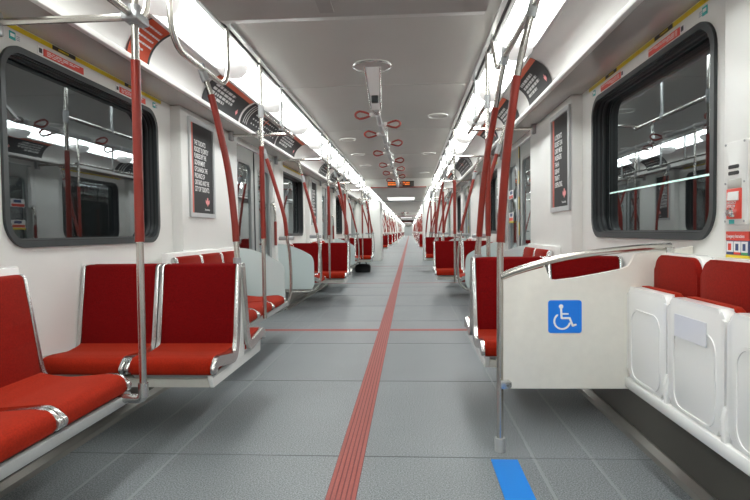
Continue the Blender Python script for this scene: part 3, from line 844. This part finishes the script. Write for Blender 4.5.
mb = MB(); mb.ring([(.142*math.cos(a*math.pi/20), 3.78*S+.142*math.sin(a*math.pi/20), 2.236) for a in range(40)], .006, 8); part('disc_rim', mb, ALU, t)
bx = tp.lerp(bt, .74)
mb = MB(); mb.box(bx.x-.027, bx.x+.027, bx.y-.06, bx.y-.012, bx.z-.035, bx.z+.035, .006); part('camera_box', mb, BLACK, t)
ra, rb = Vector((0, 4.15*S, z0)), Vector((0, 11.8*S, 2.045))
mb = MB(); mb.tube([ra, rb], .022); part('rail_tube', mb, TRIMR, t)
for dd in (4.2, 6.1, 8.0, 9.9, 11.6):
    p = ra.lerp(rb, (dd-4.15)/7.65); mb = MB()
    if dd > 5: mb.cyl(p, (0, p.y, 2.25), .017); o = part('rail_hanger', mb, ALU, t); mb = MB()
    mb.cyl(p + Vector((0, -.05, 0)), p + Vector((0, .05, 0)), .032)
    part('rail_bracket', mb, ALU, t)
strapD = [(4.32, -1), (4.72, 1), (5.2, -1), (5.75, 1), (6.5, -1), (7.2, 1), (7.7, -1), (8.2, 1), (8.8, -1), (9.4, 1), (10.1, -1), (10.7, 1)]
loop = []
for k in range(28):
    a = 2*math.pi*k/28
    r_ = .052*(1 - .45*max(0, -math.cos(a))**2 * 1.0)
    u = .122 + .068*math.cos(a); v = .050*math.sin(a)*(.62 + .38*math.cos(a)) if math.cos(a) < .35 else .050*math.sin(a)*.80
    loop.append((u, v))
for i, (d, s) in enumerate(strapD):
    p = ra.lerp(rb, (d-4.15)/7.65)
    lab = '%s red loop hand strap from the drop post, swung %s' % (ORD[i], 'toward the wheelchair sign side' if s > 0 else 'away from the wheelchair sign side')
    h = thing('hand_strap', lab, 'hand strap', p, 'red hand straps')
    til = .04
    lp = [p + Vector((s*u*1.0, v*.25, -.015 + v*.95 + (u-.055)*til)) for u, v in loop]
    mb = MB(); mb.ring(lp, .0098, 8); part('loop', mb, RED, h)
    mb = MB(); mb.cyl(p + Vector((0, 0, -.012)), p + Vector((s*.068, 0, -.012)), .014, 10); mb.cyl(p + Vector((0, -.02, 0)), p + Vector((0, .02, 0)), .028, 14)
    part('swivel', mb, TRIM, h)
    mb = MB(); mb.cyl(p + Vector((s*.040, -.002, -.012)), p + Vector((s*.066, -.002, -.010)), .021, 14, .016); part('swivel_cap', mb, WHITE2, h)
# same column far away in the next car
t2 = dup(t, dy=CAR*S, label='distant strap rail with its white drop post in the next car')
for i, d in enumerate((3.97, 4.33)):
    pass
mb = MB(); tg = thing('hand_strap', 'distant red hand strap opposite the wheelchair sign by the next car drop post', 'hand strap', (0, (CAR+4.32)*S, 2.0), 'red hand straps'); 
lp = [Vector((-u, (CAR+4.32)*S, 2.0+v)) for u, v in loop]; mb.ring(lp, .0085, 6); part('loop', mb, RED, tg)
tg = thing('hand_strap', 'distant red hand strap on the wheelchair sign side by the next car drop post', 'hand strap', (0, (CAR+4.6)*S, 2.0), 'red hand straps')
mb = MB(); lp = [Vector((u, (CAR+4.6)*S, 2.0+v)) for u, v in loop]; mb.ring(lp, .0085, 6); part('loop', mb, RED, tg)

# ceiling air outlets
for i, (x, d) in enumerate(((.585, 5.48), (-.55, 6.75), (.585, 8.12), (-.55, 8.07), (-.55, 9.5), (.585, 10.8))):
    v = thing('ceiling_vent', '%s round disc outlet from the drop post on the ceiling %s' % (ORD[i], WHICH[1 if x > 0 else -1]), 'vent', (x, d*S, 2.25), 'round ceiling outlets')
    mb = MB(); mb.cyl((x, d*S, 2.240), (x, d*S, 2.252), .085, 28); part('disc', mb, CEIL, v)
    mb = MB(); mb.ring([(x+.105*math.cos(a*math.pi/16), d*S+.105*math.sin(a*math.pi/16), 2.243) for a in range(32)], .008, 8); part('rim', mb, WHITE2, v)

# LED signs on the header
for nm, p0, p1, n in (('lit all over in orange letters', (387.5, 187), (396.8, 180.8), 9), ('dark except for orange letters at one end', (402.5, 186.3), (414, 180.6), 4)):
    a, b = at(*p0, 11.75), at(*p1, 11.75)
    t = thing('message_display', 'small black message display on the far header, ' + nm, 'display', a)
    mb = MB(); mb.box(a.x, b.x, a.y, a.y+.15, a.z, b.z, .005); part('housing', mb, LEDBOX, t)
    mb = MB(); wd = (b.x-a.x)
    random.seed(n)
    for r_ in range(2):
        x = a.x+.012; e = b.x-.012 if n == 9 else a.x + wd*.62
        while x < e-.01:
            w_ = random.choice((.008, .012, .014)); zc = a.z + (b.z-a.z)*(.36 + .32*r_)
            mb.box(x, x+w_, a.y-.003, a.y, zc-.014, zc+.014); x += w_+.006
    part('led_text', mb, LED, t, False)

# ------------------------------------------------------------------ advertisements
def cpatch(mb, s, y0, y1, t0, t1, off, nu=8):
    mb.grid(lambda u, v: (cove_pt(s, t0+(t1-t0)*v, off)[0], y0+(y1-y0)*u, cove_pt(s, t0+(t1-t0)*v, off)[1]), 2, nu)
def crest(mb, fn, cx, cy, h):
    """winged shield: centre cx,cy in card coordinates, h height; fn maps polygon to the mesh"""
    shield = [(0, -.5), (.22, -.25), (.26, .1), (.18, .45), (0, .5), (-.18, .45), (-.26, .1), (-.22, -.25)]
    fn([(cx+x*h, cy+y*h) for x, y in shield])
    for sx in (-1, 1):
        fn([(cx+sx*x*h, cy+y*h) for x, y in ((.24, .12), (.62, .28), (.60, -.05), (.42, -.24), (.22, -.20))])
def cove_ad(s, d0, d1, style, label, group):
    y0, y1 = d0*S, d1*S
    t = thing('cove_ad', label, 'advertisement', (s*1.2, (y0+y1)/2, 2.05), group)
    rd = style == 'red'
    mb = MB(); cpatch(mb, s, y0, y1, .02, .97, .004); part('card', mb, ADRED if rd else ADDARK, t, ang=60)
    if rd:
        mb = MB(); cpatch(mb, s, y1-.02*S, y1, .02, .97, .006); cpatch(mb, s, y0, y0+.012, .02, .97, .006); part('card_edge', mb, ADDARK, t, ang=60)
    if style == 'orange':
        mb = MB(); cpatch(mb, s, y0, y1, .82, .965, .006); part('stripe', mb, ADORANGE, t, ang=60)
    L = y1-y0
    if style in ('orange', 'red'):
        mb = MB(); rows = [(.80, .8), (.66, .95), (.52, .85), (.38, .9), (.24, .6)] if rd else [(.68, .62), (.54, .68), (.40, .68), (.26, .45)]
        # lettering reads from the aisle: on each side lines start at the reader's left
        for tt, ln in rows:
            a = .12; end = .12 + ln*.82
            while a < end:
                w_ = random.choice((.035, .06, .08, .1)); b_ = min(a+w_, end)
                yy = (lambda q: y0+L*q) if s < 0 else (lambda q: y1-L*q)
                cpatch(mb, s, min(yy(a), yy(b_)), max(yy(a), yy(b_)), tt-(.022 if rd else .045), tt+(.022 if rd else .045), .008, 2); a = b_+.018
        part('lettering', mb, ADTEXT, t, ang=60)
        if not rd:
            mb = MB(); yc = y0+L*.86 if s < 0 else y1-L*.86; tc = .27
            def fn(poly):
                mb.bm.faces.new([mb.bm.verts.new((cove_pt(s, tt, .009)[0], yy, cove_pt(s, tt, .009)[1])) for yy, tt in [(yc+px_*1.0, tc+pz_/.19) for px_, pz_ in poly]])
            crest(mb, fn, 0, 0, .045); part('crest', mb, PINK, t)
    else:                      # line map: pale curved lines and a scatter of station ticks
        mb = MB()
        for q in (.05, .09, .13):
            cpatch(mb, s, y0+L*q, y0+L*(q+.015), .1, .9, .007, 6)
        for r_ in range(3):
            a = .22
            while a < .92:
                w_ = random.choice((.02, .03, .05)); cpatch(mb, s, y0+L*a, y0+L*(a+w_), .22+.2*r_, .28+.2*r_, .008, 2); a += w_ + random.choice((.03, .05))
        part('lettering', mb, ADTEXT, t, ang=60)
        mb = MB(); cpatch(mb, s, y0+L*.5, y0+L*.515, .45, .85, .008, 3); cpatch(mb, s, y0+L*.42, y0+L*.62, .62, .66, .008, 2); part('line_mark', mb, ADORANGE, t, ang=60)
    return t
ads = [(-1, 2.607, 2.841, 'red', 'red advertisement card in the cove above the near window'),
       (-1, 3.575, 4.35, 'orange', 'charcoal card with orange top stripe, first in the cove past the red card'),
       (-1, 4.39, 5.52, 'map', 'dark line map card in the cove above the first door opposite the wheelchair sign'),
       (-1, 5.55, 6.48, 'orange', 'charcoal card with orange top stripe in the cove, after the line map card'),
       (-1, 8.2, 8.9, 'map', 'small dark card in the cove past the bare stretch opposite the wheelchair sign'),
       (-1, 9.3, 10.1, 'map', 'dark card in the cove above the second door opposite the wheelchair sign'),
       (-1, 10.5, 11.4, 'map', 'dark card in the cove just past the second door opposite the wheelchair sign'),
       (1, 3.42, 4.06, 'orange', 'charcoal card with orange top stripe in the cove before the first door, wheelchair sign side'),
       (1, 4.42, 5.05, 'orange', 'charcoal card with orange top stripe in the cove above the first door, wheelchair sign side'),
       (1, 5.45, 6.1, 'orange', 'charcoal card with orange stripe, third along the cove on the wheelchair sign side'),
       (1, 7.65, 9.3, 'map', 'dark line map card in the cove past the first door, wheelchair sign side'),
       (1, 10.0, 11.0, 'orange', 'charcoal card with orange stripe, last along the cove on the wheelchair sign side')]
for s, a, b, st, lab in ads: cove_ad(s, a, b, st, lab, 'cove advertisement cards')

def text_mesh(body, size, m, parent, name, origin, xdir, zdir, sx=1.0, align='LEFT'):
    cu = bpy.data.curves.new('tmp', 'FONT'); cu.body = body; cu.size = size; cu.align_x = align; cu.space_line = .95; cu.offset = size*.018
    ob = bpy.data.objects.new('tmp', cu); COL.objects.link(ob)
    dg = bpy.context.evaluated_depsgraph_get(); me = bpy.data.meshes.new_from_object(ob.evaluated_get(dg))
    bpy.data.objects.remove(ob); bpy.data.curves.remove(cu)
    xd, zd, og = Vector(xdir), Vector(zdir), Vector(origin) - root_loc(parent)
    for v in me.vertices: v.co = og + xd*(v.co.x*sx) + zd*v.co.y
    me.materials.clear(); me.materials.append(m); me.name = name
    o = bpy.data.objects.new(name, me); COL.objects.link(o); o.parent = parent; note(o)
    return o
def poster(s, d0, d1, z0, z1, body, label, group, small):
    y0, y1 = d0*S, d1*S; x = s*PX
    t = thing('wall_poster', label, 'poster', (x, (y0+y1)/2, z0), group)
    mb = MB(); mb.plate_hole(rrect(y0, y1, z0, z1, .012, 3), rrect(y0+.032, y1-.032, z0+.035, z1-.035, .004, 3), x-s*.016, s*.016); part('poster_frame', mb, mat('poster_frame_grey', (.55, .57, .58), .35, metal=.3), t)
    mb = MB(); mb.box(x-s*.004, x, y0+.03, y1-.03, z0+.033, z1-.033); part('print', mb, ADDARK, t, False)
    ly0, ly1 = (y0+.03, y1-.03)
    # orange-red side stripe at the reader's left
    a, b = (ly0+.012, ly0+.058) if s < 0 else (ly1-.058, ly1-.012)
    mb = MB(); mb.box(x-s*.006, x-s*.004, a, b, z0+.036, z1-.036); part('stripe', mb, mat('poster_stripe', (.62, .13, .09), .4), t, False)
    xdir = (0, 1, 0) if s < 0 else (0, -1, 0)
    oy = ly0+.082 if s < 0 else ly1-.082
    text_mesh(body, .055, SIGNW, t, 'lettering', (x-s*.0062, oy, z1-.20), xdir, (0, 0, 1), sx=.62)
    mb = MB(); yc = (oy + (.27 if s < 0 else -.27)); zc = z0+.13
    def fn(poly): mb.bm.faces.new([mb.bm.verts.new((x-s*.0064, yy, zz)) for yy, zz in poly])
    crest(mb, fn, yc, zc, .075); part('crest', mb, PINK, t)
    text_mesh(small, .022, SIGNW, t, 'lettering', (x-s*.0062, yc-(.07 if s < 0 else -.07), z0+.06), xdir, (0, 0, 1), sx=.8)
    return t
B1 = 'THE TORONTO\nROCKET IS JOINTLY\nFUNDED BY THE\nGOVERNMENT\nOF CANADA, THE\nPROVINCE OF\nONTARIO AND THE\nCITY OF TORONTO.'
B2 = 'A TORONTO\nROCKET CAN\nCARRY MORE\nPASSENGERS\nTHAN A\nSUBWAY\nTRAIN IT\nIS REPLACING.'
poster(-1, 3.76, 4.25, 1.13, 1.905, B1, 'framed charcoal wall poster with white lettering before the first door opposite the wheelchair sign', 'framed wall posters', 'Toronto Rocket')
poster(1, 3.65, 4.128, 1.136, 1.89, B2, 'framed charcoal wall poster with white lettering beside the window above the wheelchair panel', 'framed wall posters', 'Toronto Rocket')
p3 = poster(-1, 3.76+P, 4.25+P, 1.13, 1.905, B1, 'small-looking framed wall poster before the second door opposite the wheelchair sign', 'framed wall posters', 'Toronto Rocket')

# ------------------------------------------------------------------ stickers above the windows
def wall_strip(s, d0, d1, z0, z1, x=WX, th=.003):
    mb = MB(); mb.box(s*(x-th), s*x, d0*S, d1*S, z0, z1); return mb
def wall_stickers(s, b, w, near):
    w0, w1 = wins(s)
    zz = 1.939; lab = 'yellow alarm strip with black print over the %s' % w
    t = thing('alarm_strip', lab, 'sticker', (s*WX, (b+w0)*S, zz))
    part('strip', wall_strip(s, b+w0+.0, b+w1+.07, zz-.011, zz+.011), YEL, t, False)
    L = w1-w0
    for a, e in ((.25, .377), (.717, .84)):
        o = part('print_block', wall_strip(s, b+w0+L*a, b+w0+L*e, zz-.0105, zz+.0105, WX-.003, .001), BLACK, t, False)
        mb = MB(); x = .24
        n = 9
        for i in range(n):
            q0 = w0+L*(a+(e-a)*(.25+.05*i)); mb.box(s*(WX-.0042), s*(WX-.004), (b+q0)*S, (b+q0+L*(e-a)*.03)*S, zz-.005, zz+.005)
        note(mb.build('lettering', YEL, o, False, off=root_loc(o)))
    for j, (a, e) in enumerate(((.176, .425), (.645, .897))):
        lab = 'red safety sticker over the %s, %s' % (w, ('nearer one', 'farther one')[j])
        t = thing('safety_sticker', lab, 'sticker', (s*WX, (b+w0+L*a)*S, 1.85), 'red safety stickers')
        part('label_red', wall_strip(s, b+w0+L*(a+.03), b+w0+L*e, 1.873, 1.908), REDST, t, False)
        part('label_icon', wall_strip(s, b+w0+L*a, b+w0+L*(a+.027), 1.873, 1.911), SIGNW, t, False)
        mb = MB()
        mb.box(s*(WX-.0042), s*(WX-.003), (b+w0+L*(a+.006))*S, (b+w0+L*(a+.021))*S, 1.880, 1.902)
        part('pictogram', mb, BLACK, t, False)
        mb = MB()
        for r_, z in enumerate((1.899, 1.891, 1.882)):
            x = a+.045
            while x < e-.03-.05*r_:
                wd = random.choice((.012, .02, .03)); mb.box(s*(WX-.004), s*(WX-.003), (b+w0+L*x)*S, (b+w0+L*(x+wd))*S, z-.0016, z+.0016); x += wd+.007
        part('lettering', mb, SIGNW, t, False)
    for j, a in enumerate((.052, .97)):
        lab = 'small teal camera notice by the %s top corner, %s' % (('near', 'far')[j], w)
        t = thing('camera_notice', lab, 'sticker', (s*WX, (b+w0+L*a)*S, 1.85), 'teal camera notices')
        part('icon', wall_strip(s, b+w0+L*a, b+w0+L*(a+.025), 1.880, 1.915), TEAL, t, False)
        mb = wall_strip(s, b+w0+L*(a+.003), b+w0+L*(a+.02), 1.892, 1.906, WX-.003, .001); part('pictogram', mb, SIGNW, t, False)
        mb = MB()
        for z in (1.888, 1.896, 1.904): mb.box(s*(WX-.001), s*WX, (b+w0+L*(a+.03))*S, (b+w0+L*(a+.045))*S, z-.001, z+.001)
        part('lettering', mb, NAVY, t, False)
wall_stickers(-1, 0, 'big window behind the near bench', True)
wall_stickers(1, 0, 'big window behind the wheelchair panel', True)
for s in (-1, 1):
    t = thing('alarm_strip', 'yellow alarm strip over the second window ' + WHICH[s], 'sticker', (s*WX, (P+wins(s)[0])*S, 1.939))
    part('strip', wall_strip(s, P+wins(s)[0], P+wins(s)[1]+.07, 1.928, 1.950), YEL, t, False)
# notices on the right-hand door glass
for j, (z0, z1, d) in enumerate(((1.36, 1.46, 5.98), (1.10, 1.20, 5.98))):
    t = thing('door_notice', ('red and white door notice, upper one by the first door edge marking', 'red and yellow door notice, lower one by the first door edge marking')[j], 'sticker', (1.46, d*S, z0))
    mb = MB(); mb.box(1.462, 1.469, (d-.11)*S, (d+.11)*S, z0, z1); part('card', mb, SIGNW, t, False)
    mb = MB(); mb.box(1.459, 1.4625, (d-.10)*S, (d+.10)*S, z0+.005, z0+.04); part('red_band', mb, REDST, t, False)
    mb = MB(); mb.box(1.459, 1.4625, (d-.07)*S, (d+.05)*S, z0+.055, z0+.09); part('pictogram', mb, NAVY, t, False)
    if j: mb = MB(); mb.box(1.46, 1.468, (d-.11)*S, (d+.11)*S, z0-.02, z0); part('yellow_band', mb, YEL, t, False)

# ------------------------------------------------------------------ emergency intercom
x = PX
def wy(px): # depth on the pillar face for a pixel column
    return on_x(px, 200, PX)
def wbox(px0, px1, z0, z1, th, x_=PX, bev=0):
    mb = MB(); mb.box(x_-th, x_, wy(px1)*S, wy(px0)*S, z0, z1, bev); return mb
t = thing('emergency_intercom', 'white emergency intercom plate with a red box and round chrome button on the pillar', 'intercom', (PX, wy(738)*S, 1.0))
part('plate', MB().prism(rrect(wy(750.5)*S, wy(727)*S, 1.008, 1.300, .012, 4), 'x', PX-.012, PX, .003), WHITE, t)
for z in (1.205, 1.183): part('speaker_slot', MB().prism(rrect(wy(742.5)*S, wy(732)*S, z, z+.013, .005, 3), 'x', PX-.014, PX-.011), SLOT, t)
part('recess', wbox(731, 745, 1.128, 1.168, .0135, PX, .002), CEIL2, t)
o = part('red_housing', wbox(731, 745.5, 1.028, 1.135, .017, PX, .003), REDST, t)
part('flap', MB().prism([(PX-.017, 1.092), (PX-.022, 1.094), (PX-.020, 1.122), (PX-.017, 1.124)], 'y', wy(744)*S, wy(733)*S, .002), WHITE2, t)
part('button', MB().dome((0, 0, 0), .001, .001, .001), CHROME, t)
by = wy(739)*S
mb = MB(); mb.cyl((PX-.017, by, 1.05), (PX-.030, by, 1.05), .016, 20); mb.cyl((PX-.030, by, 1.05), (PX-.040, by, 1.05), .011, 20); part('button', mb, CHROME, t)
part('icon', wbox(733, 738, 1.011, 1.026, .0135), TEAL, t, False)
for pa, pz in ((729, 1.293), (748, 1.293), (729, 1.155), (748, 1.155), (729, 1.02), (748, 1.02)):
    mb = MB(); mb.cyl((PX-.012, wy(pa)*S, pz), (PX-.0145, wy(pa)*S, pz), .004, 10); part('screw', mb, CLAMP, t)
text_mesh('EMERGENCY\nINTERCOM', .013, SIGNW, t, 'lettering', (PX-.0175, wy(732)*S, 1.081), (0, -1, 0), (0, 0, 1), sx=.75)
t = thing('emergency_instructions', 'red emergency instruction sign with pictograms below the intercom', 'sign', (PX, wy(738)*S, .92))
part('board', wbox(727.8, 751, .893, .984, .004), NAVY, t, False)
part('header', wbox(727.8, 751, .952, .984, .0055), REDST, t, False)
part('yellow_band', wbox(727.8, 751, .889, .901, .0058), YEL, t, False)
for i, (a, e, m) in enumerate(((728.6, 735, NAVY), (736, 742.3, REDST), (743.3, 749.5, GREEN))):
    o = part('pictogram_card', wbox(a, e, .911, .949, .006), SIGNW, t, False)
    part('pictogram', wbox(a+1.8, e-1.8, .917, .941, .0072), (REDST, NAVY, NAVY)[i], t, False)
    part('caption_band', wbox(a, e, .903, .911, .0062), m, t, False)
text_mesh('Emergency Instructions', .0165, SIGNW, t, 'lettering', (PX-.0062, wy(728.5)*S, .962), (0, -1, 0), (0, 0, 1), sx=.70)

# ------------------------------------------------------------------ bag on the floor, tunnel tube
t = thing('holdall_bag', 'black holdall bag left on the floor under the distant seats opposite the wheelchair sign', 'bag', (-.90, 12.3*S, 0))
bp_ = Vector((-.90, 12.3*S, 0))
mb = MB()
prof = [(-.175, .0), (-.19, .10), (-.175, .19), (0, .205), (.175, .19), (.19, .10), (.175, .0)]
pv = fillet([Vector((a, b, 0)) for a, b in prof], .05, 4)
mb.prism([(bp_.x+p.x, p.y) for p in pv], 'y', bp_.y-.12, bp_.y+.12, .03); part('body', mb, BAG, t)
for yy in (-.04, .04):
    mb = MB(); mb.tube(smooth_path([bp_+Vector((-.09, yy, .19)), bp_+Vector((-.06, yy, .25)), bp_+Vector((.06, yy, .25)), bp_+Vector((.09, yy, .19))]), .009); part('handle', mb, BAG, t)
t = thing('tunnel_lamp', 'thin pale tube light outside in the dark beyond the window over the folding seats', 'lamp', (2.26, 3.9*S, 1.38))
mb = MB(); mb.cyl((2.26, 3.37*S, 1.35), (2.26, 5.21*S, 1.35), .007, 8); part('tube', mb, WLINE, t)

# ------------------------------------------------------------------ tidy up, world, view
for o in list(bpy.data.objects):
    if o.name.startswith('button') and o.type == 'MESH' and max(o.dimensions) < .005: bpy.data.objects.remove(o)
w = bpy.data.worlds.new('world'); SC.world = w; w.use_nodes = True
w.node_tree.nodes['Background'].inputs[0].default_value = (.01, .01, .012, 1); w.node_tree.nodes['Background'].inputs[1].default_value = 1
SC.view_settings.view_transform = 'Standard'; SC.view_settings.look = 'None'
SC.view_settings.exposure = 0.0
SC.cycles.use_denoising = True
SC.cycles.max_bounces = 10; SC.cycles.diffuse_bounces = 6; SC.cycles.glossy_bounces = 4; SC.cycles.transparent_max_bounces = 12
SC.cycles.sample_clamp_indirect = 6
